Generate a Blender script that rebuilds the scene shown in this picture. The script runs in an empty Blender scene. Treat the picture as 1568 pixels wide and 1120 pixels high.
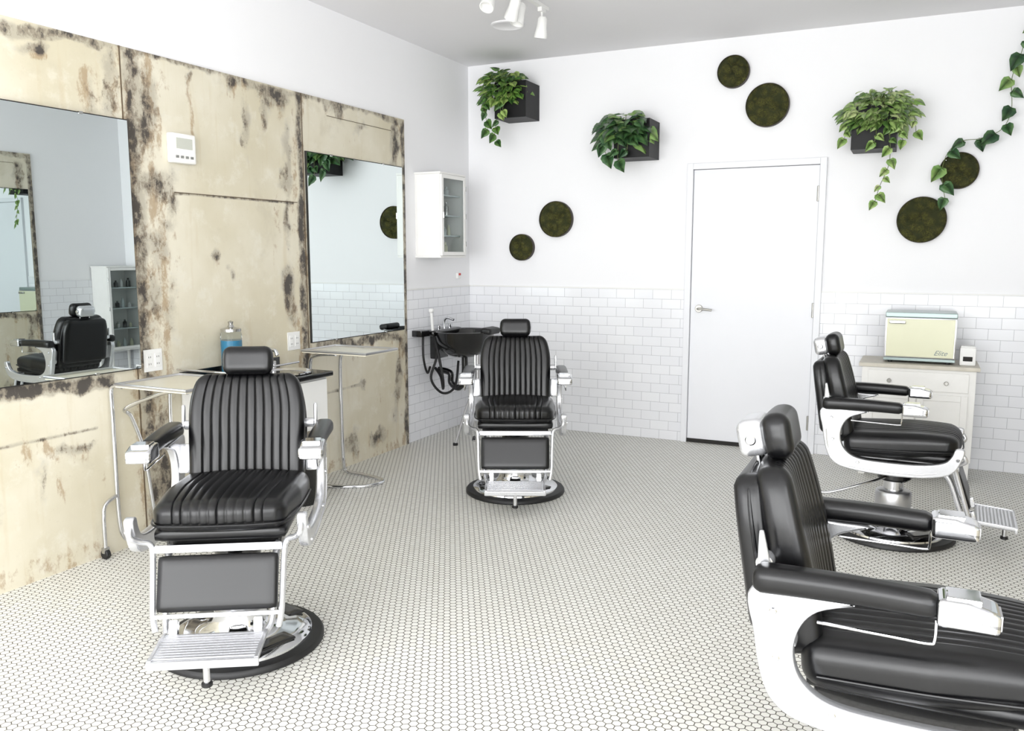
import bpy, bmesh, math, random
import numpy as np
from mathutils import Vector, Matrix, Euler
from mathutils import noise as mnoise
random.seed(7)
R = math.radians

def lin(c):
    return tuple((x/255/12.92 if x <= 10 else ((x/255+.055)/1.055)**2.4) for x in c)

# ------------------------------------------------------------------ materials
class NT:
    def __init__(s, name):
        s.m = bpy.data.materials.new(name); s.m.use_nodes = True
        s.t = s.m.node_tree; s.n = s.t.nodes
        s.b = s.n['Principled BSDF']
        s.tc = s.n.new('ShaderNodeTexCoord')
    def link(s, a, b): s.t.links.new(a, b)
    def put(s, sock, v):
        if isinstance(v, bpy.types.NodeSocket): s.link(v, sock)
        else: sock.default_value = v
    def math(s, op, a, b=None, c=None, clamp=False):
        n = s.n.new('ShaderNodeMath'); n.operation = op; n.use_clamp = clamp
        s.put(n.inputs[0], a)
        if b is not None: s.put(n.inputs[1], b)
        if c is not None: s.put(n.inputs[2], c)
        return n.outputs[0]
    def mix(s, f, a, b):
        n = s.n.new('ShaderNodeMix'); n.data_type = 'RGBA'
        s.put(n.inputs[0], f)
        s.put(n.inputs[6], a if not isinstance(a, tuple) else (*a[:3], 1))
        s.put(n.inputs[7], b if not isinstance(b, tuple) else (*b[:3], 1))
        return n.outputs[2]
    def noise(s, scale, detail=4, rough=.5, vec=None, dist=0):
        n = s.n.new('ShaderNodeTexNoise')
        n.inputs['Scale'].default_value = scale; n.inputs['Detail'].default_value = detail
        n.inputs['Roughness'].default_value = rough; n.inputs['Distortion'].default_value = dist
        s.link(vec if vec is not None else s.tc.outputs['Object'], n.inputs['Vector'])
        return n.outputs['Fac']
    def mapping(s, scale=(1,1,1), loc=(0,0,0), rot=(0,0,0)):
        n = s.n.new('ShaderNodeMapping'); s.link(s.tc.outputs['Object'], n.inputs[0])
        n.inputs['Scale'].default_value = scale; n.inputs['Location'].default_value = loc
        n.inputs['Rotation'].default_value = rot
        return n.outputs[0]
    def step(s, v, lo, hi, a=0., b=1.):
        n = s.n.new('ShaderNodeMapRange'); n.interpolation_type = 'SMOOTHSTEP'
        s.put(n.inputs[0], v)
        n.inputs[1].default_value = lo; n.inputs[2].default_value = hi
        n.inputs[3].default_value = a; n.inputs[4].default_value = b
        return n.outputs[0]
    def bump(s, h, strength=.2, dist=.002):
        n = s.n.new('ShaderNodeBump'); n.inputs['Strength'].default_value = strength
        n.inputs['Distance'].default_value = dist
        s.link(h, n.inputs['Height']); s.link(n.outputs[0], s.b.inputs['Normal'])
    def col(s, v): s.put(s.b.inputs['Base Color'], v if not isinstance(v, tuple) else (*v[:3], 1))
    def rough(s, v): s.put(s.b.inputs['Roughness'], v)

def M(name, rgb, rough=.5, metal=0., var=.06, nscale=8, bumps=None, coat=0, spec=None):
    k = NT(name); c = lin(rgb)
    f = k.noise(nscale, 3)
    d = tuple(x*(1-var) for x in c)
    k.col(k.mix(f, d, c)); k.rough(rough)
    k.b.inputs['Metallic'].default_value = metal
    if coat: k.b.inputs['Coat Weight'].default_value = coat
    if spec is not None: k.b.inputs['Specular IOR Level'].default_value = spec
    if bumps: k.bump(k.noise(bumps[0], 3), bumps[1], bumps[2])
    return k.m

WALL = M('painted_wall', (244,244,246), .75, bumps=(120,.1,.001), var=.01)
CEIL = M('painted_ceiling', (236,235,237), .8, var=.01)
WHITE = M('white_paint', (238,238,236), .45, var=.03)
DOORM = M('door_paint', (234,235,239), .4, var=.01)
OLDWHITE = M('old_white_paint', (243,242,239), .5, var=.06, nscale=14)
LEATHER = M('black_leather', (9,9,11), .3, var=.25, bumps=(260,.10,.0008), spec=.45)
RUBBER = M('black_rubber', (20,20,21), .5)
CHROME = M('chrome', (222,223,226), .07, 1.0, var=.02)
ALU = M('polished_cast_aluminium', (220,221,224), .24, .75, var=.05)
ALUB = M('brushed_aluminium', (200,200,202), .32, .9, var=.05)
GROOVE = M('grooved_plate_shadow', (176,176,178), .4, .7)
STEEL = M('steel', (190,190,188), .25, 1.0)
BLACKPL = M('black_plastic', (14,14,15), .22, coat=.4)
BLACKBOX = M('black_planter_paint', (17,17,18), .5, spec=.3)
DARK = M('dark_gap', (40,38,36), .8)
CREAM = M('cream_enamel', (224,224,194), .3, var=.02)
TEALM = M('grey_green_trim', (150,164,162), .3, .5)
BADGE = M('badge_grey', (110,120,118), .3, .5)
TRAYM = M('tray_enamel', (222,216,196), .3, var=.08, nscale=14)
BLUE = M('blue_print', (70,110,150), .5, var=.3, nscale=30)
REDM = M('red_plastic', (200,40,35), .4)
SOIL = M('soil', (45,34,24), .9, bumps=(60,.8,.01))
STEM = M('vine_stem', (95,110,55), .6)
HINGE = M('satin_nickel', (178,176,170), .3, .9)
RIM = M('dark_wood_rim', (52,44,34), .6)

def glassm(name, rgb, rough=.0):
    k = NT(name); k.col(lin(rgb)); k.rough(rough)
    k.b.inputs['Transmission Weight'].default_value = 1.0; k.b.inputs['IOR'].default_value = 1.2
    return k.m
GLASS = glassm('clear_glass', (240,245,245))
BLUEGL = M('blue_disinfectant', (60,140,180), .1, var=.1)
GLASSS = M('frosted_shelf', (205,214,214), .25, var=.02)

k = NT('mirror_glass'); k.col(lin((228,236,236))); k.rough(.0); k.b.inputs['Metallic'].default_value = 1
MIRROR = k.m

def leafm(name, a, b):
    k = NT(name)
    k.col(k.mix(k.step(k.noise(22, 2), .35, .65), lin(a), lin(b))); k.rough(.4)
    return k.m
LEAF_MID = [leafm('leaf_mid_a',(74,118,50),(116,154,68)), leafm('leaf_mid_b',(50,90,40),(88,126,56)), leafm('leaf_mid_c',(138,170,86),(164,188,106))]
LEAF_DARK = [leafm('leaf_dark_a',(54,92,54),(80,116,66)), leafm('leaf_dark_b',(40,74,46),(64,98,56)), leafm('leaf_dark_c',(110,148,80),(134,164,94))]
LEAF_LIGHT = [leafm('leaf_light_a',(112,148,72),(158,184,110)), leafm('leaf_light_b',(72,108,50),(108,140,70)), leafm('leaf_light_c',(188,202,142),(138,170,92))]

k = NT('moss')
v = k.n.new('ShaderNodeTexVoronoi'); v.inputs['Scale'].default_value = 18; k.link(k.tc.outputs['Object'], v.inputs['Vector'])
n1 = k.noise(110, 6, .7)
f = k.math('MULTIPLY', k.step(v.outputs['Distance'], .85, .1), k.step(n1, .3, .7))
k.col(k.mix(f, lin((50,54,20)), lin((140,138,64)))); k.rough(.95)
k.bump(k.math('ADD', f, n1), 1.0, .012)
MOSS = k.m

# hex mosaic
k = NT('hex_mosaic_tile')
sp = k.n.new('ShaderNodeSeparateXYZ'); k.link(k.tc.outputs['Object'], sp.inputs[0])
S = .030; q3 = math.sqrt(3)
x = k.math('DIVIDE', sp.outputs[0], S); y = k.math('DIVIDE', sp.outputs[1], S)
def fm(v, m): return k.math('FLOORED_MODULO', v, m)
ax = k.math('SUBTRACT', fm(x, 1.), .5); ay = k.math('SUBTRACT', fm(y, q3), q3/2)
bx = k.math('SUBTRACT', fm(k.math('SUBTRACT', x, .5), 1.), .5)
by = k.math('SUBTRACT', fm(k.math('SUBTRACT', y, q3/2), q3), q3/2)
da = k.math('ADD', k.math('MULTIPLY', ax, ax), k.math('MULTIPLY', ay, ay))
db = k.math('ADD', k.math('MULTIPLY', bx, bx), k.math('MULTIPLY', by, by))
sel = k.math('LESS_THAN', da, db)
def pick(a, b): return k.math('ADD', k.math('MULTIPLY', sel, a), k.math('MULTIPLY', k.math('SUBTRACT', 1., sel), b))
gxs = pick(ax, bx); gys = pick(ay, by)
gx = k.math('ABSOLUTE', gxs); gy = k.math('ABSOLUTE', gys)
d = k.math('MAXIMUM', gx, k.math('ADD', k.math('MULTIPLY', gx, .5), k.math('MULTIPLY', gy, q3/2)))
tile = k.step(d, .457, .428)
cid = k.n.new('ShaderNodeCombineXYZ'); k.link(k.math('SUBTRACT', x, gxs), cid.inputs[0]); k.link(k.math('SUBTRACT', y, gys), cid.inputs[1])
wn = k.n.new('ShaderNodeTexWhiteNoise'); k.link(cid.outputs[0], wn.inputs[0])
tcol = k.mix(k.math('MULTIPLY', wn.outputs['Value'], .6), lin((236,235,229)), lin((223,221,213)))
dirt = k.noise(1.3, 4)
gcol = k.mix(dirt, lin((72,69,62)), lin((102,98,88)))
k.col(k.mix(tile, gcol, tcol)); k.rough(k.step(tile, 0., 1., .85, .38))
k.bump(tile, .35, .0012)
FLOORM = k.m

def subway(name, ax):
    k = NT(name)
    sp = k.n.new('ShaderNodeSeparateXYZ'); k.link(k.tc.outputs['Object'], sp.inputs[0])
    cb = k.n.new('ShaderNodeCombineXYZ'); k.link(sp.outputs[ax], cb.inputs[0]); k.link(sp.outputs[2], cb.inputs[1])
    br = k.n.new('ShaderNodeTexBrick'); k.link(cb.outputs[0], br.inputs['Vector'])
    br.inputs['Scale'].default_value = 1
    br.inputs['Brick Width'].default_value = .1524; br.inputs['Row Height'].default_value = .0758
    br.inputs['Mortar Size'].default_value = .0017; br.inputs['Mortar Smooth'].default_value = .3
    br.inputs['Color1'].default_value = (*lin((240,241,244)),1); br.inputs['Color2'].default_value = (*lin((236,237,241)),1)
    br.inputs['Mortar'].default_value = (*lin((188,189,193)),1)
    br.offset = .5
    k.link(br.outputs['Color'], k.b.inputs['Base Color']); k.rough(.16)
    inv = k.math('SUBTRACT', 1., br.outputs['Fac'])
    k.bump(inv, .4, .0015)
    return k.m
TILEX = subway('subway_tile_back', 0); TILEY = subway('subway_tile_side', 1)

# distressed metal
k = NT('distressed_painted_metal')
at = k.n.new('ShaderNodeAttribute'); at.attribute_name = 'stain'
sc = k.n.new('ShaderNodeSeparateColor'); k.link(at.outputs['Color'], sc.inputs[0])
rustA, darkA = sc.outputs[0], sc.outputs[1]
nb = k.noise(1.4, 4, .55)
nf = k.noise(15, 10, .72, vec=k.mapping((1, 1.2, .75)), dist=.15)
drip = k.noise(7, 4, .55, vec=k.mapping((1, 2.6, .22)))
mid = k.noise(3.6, 9, .66, dist=.2)
mid2 = k.noise(6.5, 9, .7)
fine = k.noise(70, 6, .7)
def cen(v): return k.math('SUBTRACT', v, .5)
def mul(a, b): return k.math('MULTIPLY', a, b)
def add(a, b): return k.math('ADD', a, b)
base = k.mix(k.step(nb, .32, .68), lin((205,197,173)), lin((221,215,197)))
base = k.mix(k.step(mid2, .50, .68, 0, .45), base, lin((229,226,214)))
base = k.mix(k.step(mid, .54, .72, 0, .4), base, lin((190,182,160)))
base = k.mix(k.step(drip, .56, .72, 0, .3), base, lin((196,180,146)))
base = k.mix(k.step(fine, .58, .75, 0, .2), base, lin((168,158,136)))
base = k.mix(k.step(add(mul(darkA, .95), mul(cen(mid2), 1.2)), .12, .50, 0, .6), base, lin((160,153,138)))
ramp = k.step(rustA, .05, .35, .35, 1.7)
rv = add(rustA, mul(ramp, add(mul(cen(nf), 1.2), mul(cen(drip), .6))))
base = k.mix(k.step(rv, .38, .70, 0, .62), base, lin((152,122,84)))
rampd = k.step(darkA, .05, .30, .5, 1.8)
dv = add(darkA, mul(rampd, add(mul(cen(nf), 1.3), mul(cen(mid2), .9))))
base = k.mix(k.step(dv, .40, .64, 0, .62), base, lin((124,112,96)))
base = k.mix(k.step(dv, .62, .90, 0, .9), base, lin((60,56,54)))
base = k.mix(k.step(k.noise(9, 9, .75), .69, .73, 0, .5), base, lin((132,110,82)))
k.col(base); k.rough(.5)
k.bump(dv, .3, .002)
PANEL = k.m
EDGE = M('rusty_sheet_edge', (118,100,78), .7, var=.7, nscale=9)

# ------------------------------------------------------------------ mesh helpers
def fin(name, me, mat, par, smooth=True, ang=38, loc=(0,0,0), rot=(0,0,0)):
    for m in (mat if isinstance(mat, (list, tuple)) else [mat]): me.materials.append(m)
    if smooth:
        me.polygons.foreach_set('use_smooth', [True]*len(me.polygons))
        me.set_sharp_from_angle(angle=R(ang))
    o = bpy.data.objects.new(name, me); bpy.context.collection.objects.link(o)
    o.location = loc; o.rotation_euler = rot
    if par: o.parent = par
    return o
def obj_from(name, verts, faces, mat, par=None, smooth=True, ang=38, loc=(0,0,0), rot=(0,0,0)):
    me = bpy.data.meshes.new(name); me.from_pydata([tuple(v) for v in verts], [], faces)
    me.validate(); bm = bmesh.new(); bm.from_mesh(me)
    bmesh.ops.recalc_face_normals(bm, faces=bm.faces); bm.to_mesh(me); bm.free()
    return fin(name, me, mat, par, smooth, ang, loc, rot)
def root(name, loc=(0,0,0), rz=0):
    e = bpy.data.objects.new(name, None); bpy.context.collection.objects.link(e)
    e.location = loc; e.rotation_euler = (0,0,rz); e.empty_display_size = .1
    return e
def box(name, c, s, mat, par=None, bev=.004, rot=(0,0,0), segs=2):
    bm = bmesh.new(); bmesh.ops.create_cube(bm, size=1)
    bmesh.ops.scale(bm, vec=Vector(s), verts=bm.verts)
    if bev: bmesh.ops.bevel(bm, geom=bm.edges[:], offset=min(bev, min(s)*.45), segments=segs, profile=.6, affect='EDGES')
    me = bpy.data.meshes.new(name); bm.to_mesh(me); bm.free()
    o = fin(name, me, mat, par, bool(bev), 40, c, rot)
    if bev:
        for p in me.polygons:
            if max(abs(v) for v in p.normal) > .9995: p.use_smooth = False
    return o
def mm(name, a, b, mat, par=None, bev=.0):
    c = [(a[i]+b[i])/2 for i in range(3)]; s = [abs(b[i]-a[i]) for i in range(3)]
    return box(name, c, s, mat, par, bev)
def lathe(name, prof, mat, par=None, loc=(0,0,0), rot=(0,0,0), seg=48, sx=1, sy=1, ang=38):
    V, F = [], []
    n = len(prof)
    for i in range(seg):
        a = 2*math.pi*i/seg
        for r, z in prof: V.append((r*math.cos(a)*sx, r*math.sin(a)*sy, z))
    for i in range(seg):
        j = (i+1) % seg
        for q in range(n-1): F.append((i*n+q, j*n+q, j*n+q+1, i*n+q+1))
    if prof[0][0] > 1e-5: F.append([i*n for i in range(seg)])
    if prof[-1][0] > 1e-5: F.append([i*n+n-1 for i in range(seg)])
    me = bpy.data.meshes.new(name); me.from_pydata(V, [], F)
    bm = bmesh.new(); bm.from_mesh(me); bmesh.ops.remove_doubles(bm, verts=bm.verts, dist=1e-6)
    bmesh.ops.recalc_face_normals(bm, faces=bm.faces); bm.to_mesh(me); bm.free()
    return fin(name, me, mat, par, True, ang, loc, rot)
def cyl(name, p1, p2, r, mat, par=None, seg=24, r2=None):
    p1, p2 = Vector(p1), Vector(p2); d = p2-p1; L = d.length; r2 = r if r2 is None else r2
    q = d.to_track_quat('Z', 'Y'); b = min(.003, r*.3)
    return lathe(name, [(0,0),(r-b,0),(r,b),(r2,L-b),(r2-b,L),(0,L)], mat, par, p1, q.to_euler(), seg)
def catmull(P, per=8, closed=False):
    P = [Vector(p) for p in P]; n = len(P); out = []
    rng = range(n if closed else n-1)
    for i in rng:
        if closed: a, b, c, d = P[i-1], P[i], P[(i+1) % n], P[(i+2) % n]
        else: a, b, c, d = P[max(i-1,0)], P[i], P[i+1], P[min(i+2,n-1)]
        for j in range(per):
            t = j/per
            out.append(.5*((2*b)+(c-a)*t+(2*a-5*b+4*c-d)*t*t+(3*b-a-3*c+d)*t**3))
    if not closed: out.append(P[-1])
    return out
def tubegeo(P, r, seg=10, closed=False):
    V, F = [], []; n = len(P); up = None
    for i, p in enumerate(P):
        if closed: t = P[(i+1) % n]-P[i-1]
        else: t = P[min(i+1,n-1)]-P[max(i-1,0)]
        t.normalize()
        if up is None:
            up = Vector((0,0,1)) if abs(t.z) < .9 else Vector((1,0,0))
        s = t.cross(up)
        if s.length < 1e-4: s = t.orthogonal()
        s.normalize(); up = s.cross(t).normalized()
        for j in range(seg):
            a = 2*math.pi*j/seg; V.append(p+s*(r*math.cos(a))+up*(r*math.sin(a)))
    for i in range(n if closed else n-1):
        k2 = (i+1) % n
        for j in range(seg): F.append((i*seg+j, i*seg+(j+1) % seg, k2*seg+(j+1) % seg, k2*seg+j))
    if not closed:
        F.append(list(range(seg))); F.append([(n-1)*seg+j for j in range(seg)])
    return V, F
def tube(name, P, r, mat, par=None, seg=12, closed=False, smooth=True, per=8):
    P = catmull(P, per, closed) if smooth else [Vector(p) for p in P]
    V, F = tubegeo(P, r, seg, closed)
    return obj_from(name, V, F, mat, par)
def plate(name, pts, y, th, mat, par=None, per=5, bev=.004):
    P = catmull([(p[0], 0, p[1]) for p in pts], per, True)
    bm = bmesh.new(); vs = [bm.verts.new((p.x, 0, p.z)) for p in P]
    f = bm.faces.new(vs); r = bmesh.ops.extrude_face_region(bm, geom=[f])
    nv = [g for g in r['geom'] if isinstance(g, bmesh.types.BMVert)]
    for v in nv: v.co.y += th
    for v in bm.verts: v.co.y += y-th/2
    bmesh.ops.recalc_face_normals(bm, faces=bm.faces)
    if bev:
        ed = [e for e in bm.edges if any(len(ff.verts) > 4 for ff in e.link_faces)]
        bmesh.ops.bevel(bm, geom=ed, offset=bev, segments=3, profile=.5, affect='EDGES')
    me = bpy.data.meshes.new(name); bm.to_mesh(me); bm.free()
    o = fin(name, me, mat, par, True, 40)
    for p in me.polygons:
        if len(p.vertices) > 6: p.use_smooth = False
    return o
def pad(name, s, r, segs, mat, par=None, loc=(0,0,0), rot=(0,0,0), disp=None, warp=None):
    nx, ny, nz = segs; idx = {}; V = []; F = []
    h = Vector((s[0]/2, s[1]/2, s[2]/2))
    def vid(i, j, l):
        key = (i, j, l)
        if key in idx: return idx[key]
        p = Vector((-h.x+s[0]*i/nx, -h.y+s[1]*j/ny, -h.z+s[2]*l/nz))
        q = Vector([max(-(h[a]-r), min(h[a]-r, p[a])) for a in range(3)])
        d = p-q; n = d.normalized() if d.length > 0 else Vector((0,0,1))
        p = q+n*r
        if disp: p = p+n*disp(p, n)
        if warp: p = Vector(warp(p, n))
        idx[key] = len(V); V.append(p); return idx[key]
    for i in range(nx):
        for j in range(ny):
            for l in (0, nz): F.append((vid(i,j,l), vid(i+1,j,l), vid(i+1,j+1,l), vid(i,j+1,l)))
    for i in range(nx):
        for l in range(nz):
            for j in (0, ny): F.append((vid(i,j,l), vid(i+1,j,l), vid(i+1,j,l+1), vid(i,j,l+1)))
    for j in range(ny):
        for l in range(nz):
            for i in (0, nx): F.append((vid(i,j,l), vid(i,j+1,l), vid(i,j+1,l+1), vid(i,j,l+1)))
    return obj_from(name, V, F, mat, par, True, 70, loc, rot)

# ------------------------------------------------------------------ room
XW, YB, H, YF = 4.85, 6.58, 3.09, -2.6
def bake(o):
    o.data.transform(Matrix.Translation(o.location)); o.location = (0,0,0)
bake(mm('floor', (-.1,YF-.1,-.1), (XW+.1,YB+.1,0), FLOORM))
mm('ceiling', (-.1,YF-.1,H), (XW+.1,YB+.1,H+.1), CEIL)
mm('wall_left', (-.1,YF-.1,0), (0,YB+.1,H), WALL)
wr = root('wall_right')
WY0, WY1 = -2.3, .95
mm('main_section', (XW,WY1,0), (XW+.1,YB+.1,H), WALL, wr)
mm('end_section', (XW,YF-.1,0), (XW+.1,WY0,H), WALL, wr)
mm('sill_section', (XW,WY0,0), (XW+.1,WY1,.25), WALL, wr)
mm('head_section', (XW,WY0,2.9), (XW+.1,WY1,H), WALL, wr)
wb = root('wall_back')
mm('section_left', (0,YB,0), (1.98,YB+.1,H), WALL, wb)
mm('section_right', (2.905,YB,0), (XW,YB+.1,H), WALL, wb)
mm('section_over_door', (1.98,YB,2.14), (2.905,YB+.1,H), WALL, wb)
wf = root('wall_front')
mm('sill_section', (0,YF-.1,0), (XW,YF,.25), WALL, wf)
mm('head_section', (0,YF-.1,2.9), (XW,YF,H), WALL, wf)
for i, (a, b) in enumerate([(0,.12),(1.62,1.72),(3.2,3.3),(4.73,XW)]):
    mm(f'pier_{i+1}', (a,YF-.1,.25), (b,YF,2.9), WALL, wf)
for i, (a, b) in enumerate([(.12,1.62),(1.72,3.2),(3.3,4.73)]):
    w = root(f'window_{i+1}')
    for nm, A, B in [('frame_bottom',(a,.25),(b,.30)),('frame_top',(a,2.85),(b,2.9)),('frame_side_1',(a,.30),(a+.05,2.85)),('frame_side_2',(b-.05,.30),(b,2.85)),('transom',(a+.05,2.1),(b-.05,2.14))]:
        mm(nm, (A[0],YF-.07,A[1]), (B[0],YF-.02,B[1]), STEEL, w)
w = root('window_4')
for nm, A, B in [('frame_bottom',(WY0,.25),(WY1,.30)),('frame_top',(WY0,2.85),(WY1,2.9)),('frame_side_1',(WY0,.30),(WY0+.05,2.85)),('frame_side_2',(WY1-.05,.30),(WY1,2.85)),('mullion',(-.70,.30),(-.65,2.85))]:
    mm(nm, (XW+.02,A[0],A[1]), (XW+.07,B[0],B[1]), STEEL, w)
t = .009; TH = 1.213
for nm, a, b, m in [('trim_tile_back_left',(0,YB-t,0),(1.935,YB,TH),TILEX), ('trim_tile_back_right',(2.95,YB-t,0),(XW,YB,TH),TILEX),
                    ('trim_tile_left',(0,5.54,0),(t,YB-t,TH),TILEY), ('trim_tile_right',(XW-t,5.54,0),(XW,YB-t,TH),TILEY)]:
    bake(mm(nm, a, b, m))
for nm, a, b in [('trim_cap_back_left',(t,YB-t-.003,TH),(1.935,YB,TH+.01)), ('trim_cap_back_right',(2.95,YB-t-.003,TH),(XW-t,YB,TH+.01)), ('trim_cap_left',(0,5.54,TH),(t+.003,YB,TH+.01))]:
    mm(nm, a, b, WHITE)
# door
dr = root('door_1')
mm('slab', (1.984,YB-.004,.03), (2.901,YB+.045,2.136), DOORM, dr, .002)
mm('frame_left', (1.935,YB-.03,0), (1.981,YB+.06,2.185), DOORM, dr, .003)
mm('frame_right', (2.904,YB-.03,0), (2.95,YB+.06,2.185), DOORM, dr, .003)
mm('frame_head', (1.981,YB-.03,2.139), (2.904,YB+.06,2.185), DOORM, dr, .003)
mm('bottom_sweep', (1.982,YB-.012,0), (2.903,YB+.03,.03), DARK, dr)
mm('reveal_gap', (1.98,YB+.046,0), (2.905,YB+.055,2.14), DARK, dr)
for i, z in enumerate((.23,1.08,1.93)): cyl(f'hinge_{i+1}', (2.897,YB-.012,z-.055), (2.897,YB-.012,z+.055), .009, HINGE, dr, 14)
cyl('lever_rose', (2.05,YB-.004,1.07), (2.05,YB-.016,1.07), .03, HINGE, dr)
tube('lever', [(2.05,YB-.016,1.07),(2.05,YB-.05,1.07),(2.08,YB-.055,1.07),(2.16,YB-.055,1.062)], .009, HINGE, dr)

# ------------------------------------------------------------------ distressed panels
def stained_panel(name, x, y0, y1, side):
    ny, nz = 320, 190
    Y = np.linspace(y0, y1, ny); Z = np.linspace(0, 2.5, nz)
    Y0, Z0 = np.meshgrid(Y, Z, indexing='ij')
    wy = np.zeros_like(Y0); wz = np.zeros_like(Y0)
    for i in range(ny):
        for j in range(nz):
            a, b = Y[i], Z[j]
            wy[i,j] = .07*mnoise.noise((a*3.5, b*2.2, 1.3))+.035*mnoise.noise((a*10, b*6, 5.1))+.018*mnoise.noise((a*26, b*16, 9.7))
            wz[i,j] = .12*mnoise.noise((a*3.5, b*2.2, 21.3))+.06*mnoise.noise((a*10, b*6, 15.1))+.03*mnoise.noise((a*26, b*16, 33.7))
    YY = Y0+wy; ZZ = Z0+wz
    rust = np.zeros_like(YY); dark = np.zeros_like(YY)
    def blob(arr, y, z, ry, rz, s): np.maximum(arr, s*np.exp(-((YY-y)/ry)**2-((ZZ-z)/rz)**2), out=arr)
    def band(arr, ya, yb, za, zb, w, s, wk=.45):
        Yq = Y0+wy*wk; Zq = Z0+wz*wk
        dy = np.maximum(np.maximum(ya-Yq, Yq-yb), 0); dz = np.maximum(np.maximum(za-Zq, Zq-zb), 0)
        np.maximum(arr, s*np.exp(-(dy*dy+dz*dz)/(w*w)), out=arr)
    for y, z, ry, rz, s in [(2.58,2.45,.06,.04,.9),(2.85,2.2,.05,.12,.55),(2.95,2.35,.05,.18,.5),(3.2,1.9,.1,.09,.85),(3.17,1.5,.07,.15,.6),(3.28,1.78,.05,.2,.45),
        (3.13,2.2,.06,.18,.65),(3.14,1.25,.05,.2,.55),(3.23,1.62,.06,.08,.5),
        (3.76,2.47,.1,.05,.85),(4.1,2.46,.16,.06,.85),(3.98,2.36,.03,.1,.6),(3.57,1.49,.05,.04,.9),(3.7,1.42,.03,.04,.6),(4.2,1.28,.06,.14,.85),(4.18,2.05,.04,.22,.6),
        (4.2,1.7,.03,.2,.5),(5.42,2.3,.06,.18,.8),(4.7,2.47,.2,.04,.6),(5.0,2.35,.1,.04,.35),(5.12,.2,.12,.07,.9),(4.95,.55,.04,.05,.6),(5.38,.6,.04,.4,.6),(3.12,.35,.09,.4,.9),
        (2.25,.3,.07,.1,.3),(2.6,.62,.1,.03,.6),(2.45,.42,.03,.1,.4),(3.25,1.15,.07,.1,.45),(3.85,2.2,.03,.22,.45),(3.43,2.37,.03,.05,.6),(3.95,.3,.3,.2,.45),(4.75,.12,.1,.1,.55),(5.45,.85,.08,.1,.85)]:
        blob(dark, y, z, ry, rz, s); blob(rust, y, z-.04, ry*1.5, rz*1.5, s*.6)
    for y, z, ry, rz, s in [(3.43,2.3,.04,.12,.6),(3.45,2.1,.03,.25,.4),(2.82,2.2,.09,.25,.55),(3.25,1.35,.12,.4,.45),(4.1,1.7,.08,.4,.35),(2.5,.6,.3,.10,.45),(3.5,1.0,.15,.1,.3),
        (5.0,.85,.5,.05,.5),(5.1,.45,.3,.12,.3),(2.0,.5,.2,.2,.3),(4.9,2.3,.4,.08,.3),(3.2,2.35,.15,.12,.35),(2.75,.35,.05,.25,.35),(3.0,.3,.1,.3,.4),
        (2.55,.45,.03,.2,.5),(2.68,.5,.03,.2,.45),(2.3,2.3,.15,.1,.3)]:
        blob(rust, y, z, ry, rz, s)
    band(dark, 3.05, 3.075, .0, 2.5, .04, .72); band(rust, 3.0, 3.18, 0, 2.5, .08, .46)
    band(dark, 4.31, 4.33, 0, 2.5, .025, .80); band(rust, 4.25, 4.36, .4, 2.5, .05, .42)
    band(dark, 5.505, 5.53, 0, 2.5, .018, .78); band(rust, 5.46, 5.53, 0, 2.5, .04, .42)
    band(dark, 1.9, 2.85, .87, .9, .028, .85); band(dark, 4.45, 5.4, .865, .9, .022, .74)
    band(dark, 1.2, 5.53, 2.475, 2.5, .02, .56); band(rust, 1.2, 5.53, 0, .05, .05, .4)
    band(dark, 3.3, 4.25, 1.812, 1.816, .006, .7, .02); band(dark, 1.3, 2.75, .65, .655, .006, .62, .02); band(dark, 4.4, 4.9, .56, .565, .006, .7, .02)
    front = [(x, yy, zz) for yy, zz in zip(Y0.ravel(), Z0.ravel())]
    F = [(i*nz+j, (i+1)*nz+j, (i+1)*nz+j+1, i*nz+j+1) for i in range(ny-1) for j in range(nz-1)]
    N = ny*nz; xb = x-side*.02
    V = front+[(xb,y0,0),(xb,y1,0),(xb,y1,2.5),(xb,y0,2.5)]
    b0, b1, b2, b3 = N, N+1, N+2, N+3
    F += [[i*nz for i in range(ny)]+[b1,b0], [i*nz+nz-1 for i in range(ny)]+[b2,b3], list(range(nz))+[b3,b0], [(ny-1)*nz+j for j in range(nz)]+[b2,b1]]
    me = bpy.data.meshes.new(name); me.from_pydata(V, [], F)
    bm = bmesh.new(); bm.from_mesh(me); bmesh.ops.recalc_face_normals(bm, faces=bm.faces); bm.to_mesh(me); bm.free()
    ca = me.color_attributes.new('stain', 'FLOAT_COLOR', 'POINT')
    c = np.zeros((N+4, 4), dtype=np.float32); c[:N,0] = rust.ravel(); c[:N,1] = dark.ravel(); c[N:,1] = .8; c[:,3] = 1
    ca.data.foreach_set('color', c.ravel())
    return fin(name, me, PANEL, None, False)
stained_panel('distressed_metal_wall_panel', .02, 1.2, 5.53, 1)
stained_panel('distressed_metal_wall_panel', XW-.02, 1.2, 5.53, -1)
def seams(x, sd, nm):
    r = root(nm)
    for i, (a, b) in enumerate([((0,3.0,0),(0,3.006,2.5)),((0,4.345,.0),(0,4.35,2.5)),((0,3.3,1.815),(0,4.28,1.819)),((0,4.60,2.395),(0,5.35,2.398))]):
        mm(f'sheet_edge_{i+1}', (x,a[1],a[2]), (x+sd*.003,b[1],b[2]), EDGE, r)
seams(.02, 1, 'trim_sheet_seams_left'); seams(XW-.02, -1, 'trim_sheet_seams_right')

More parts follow.
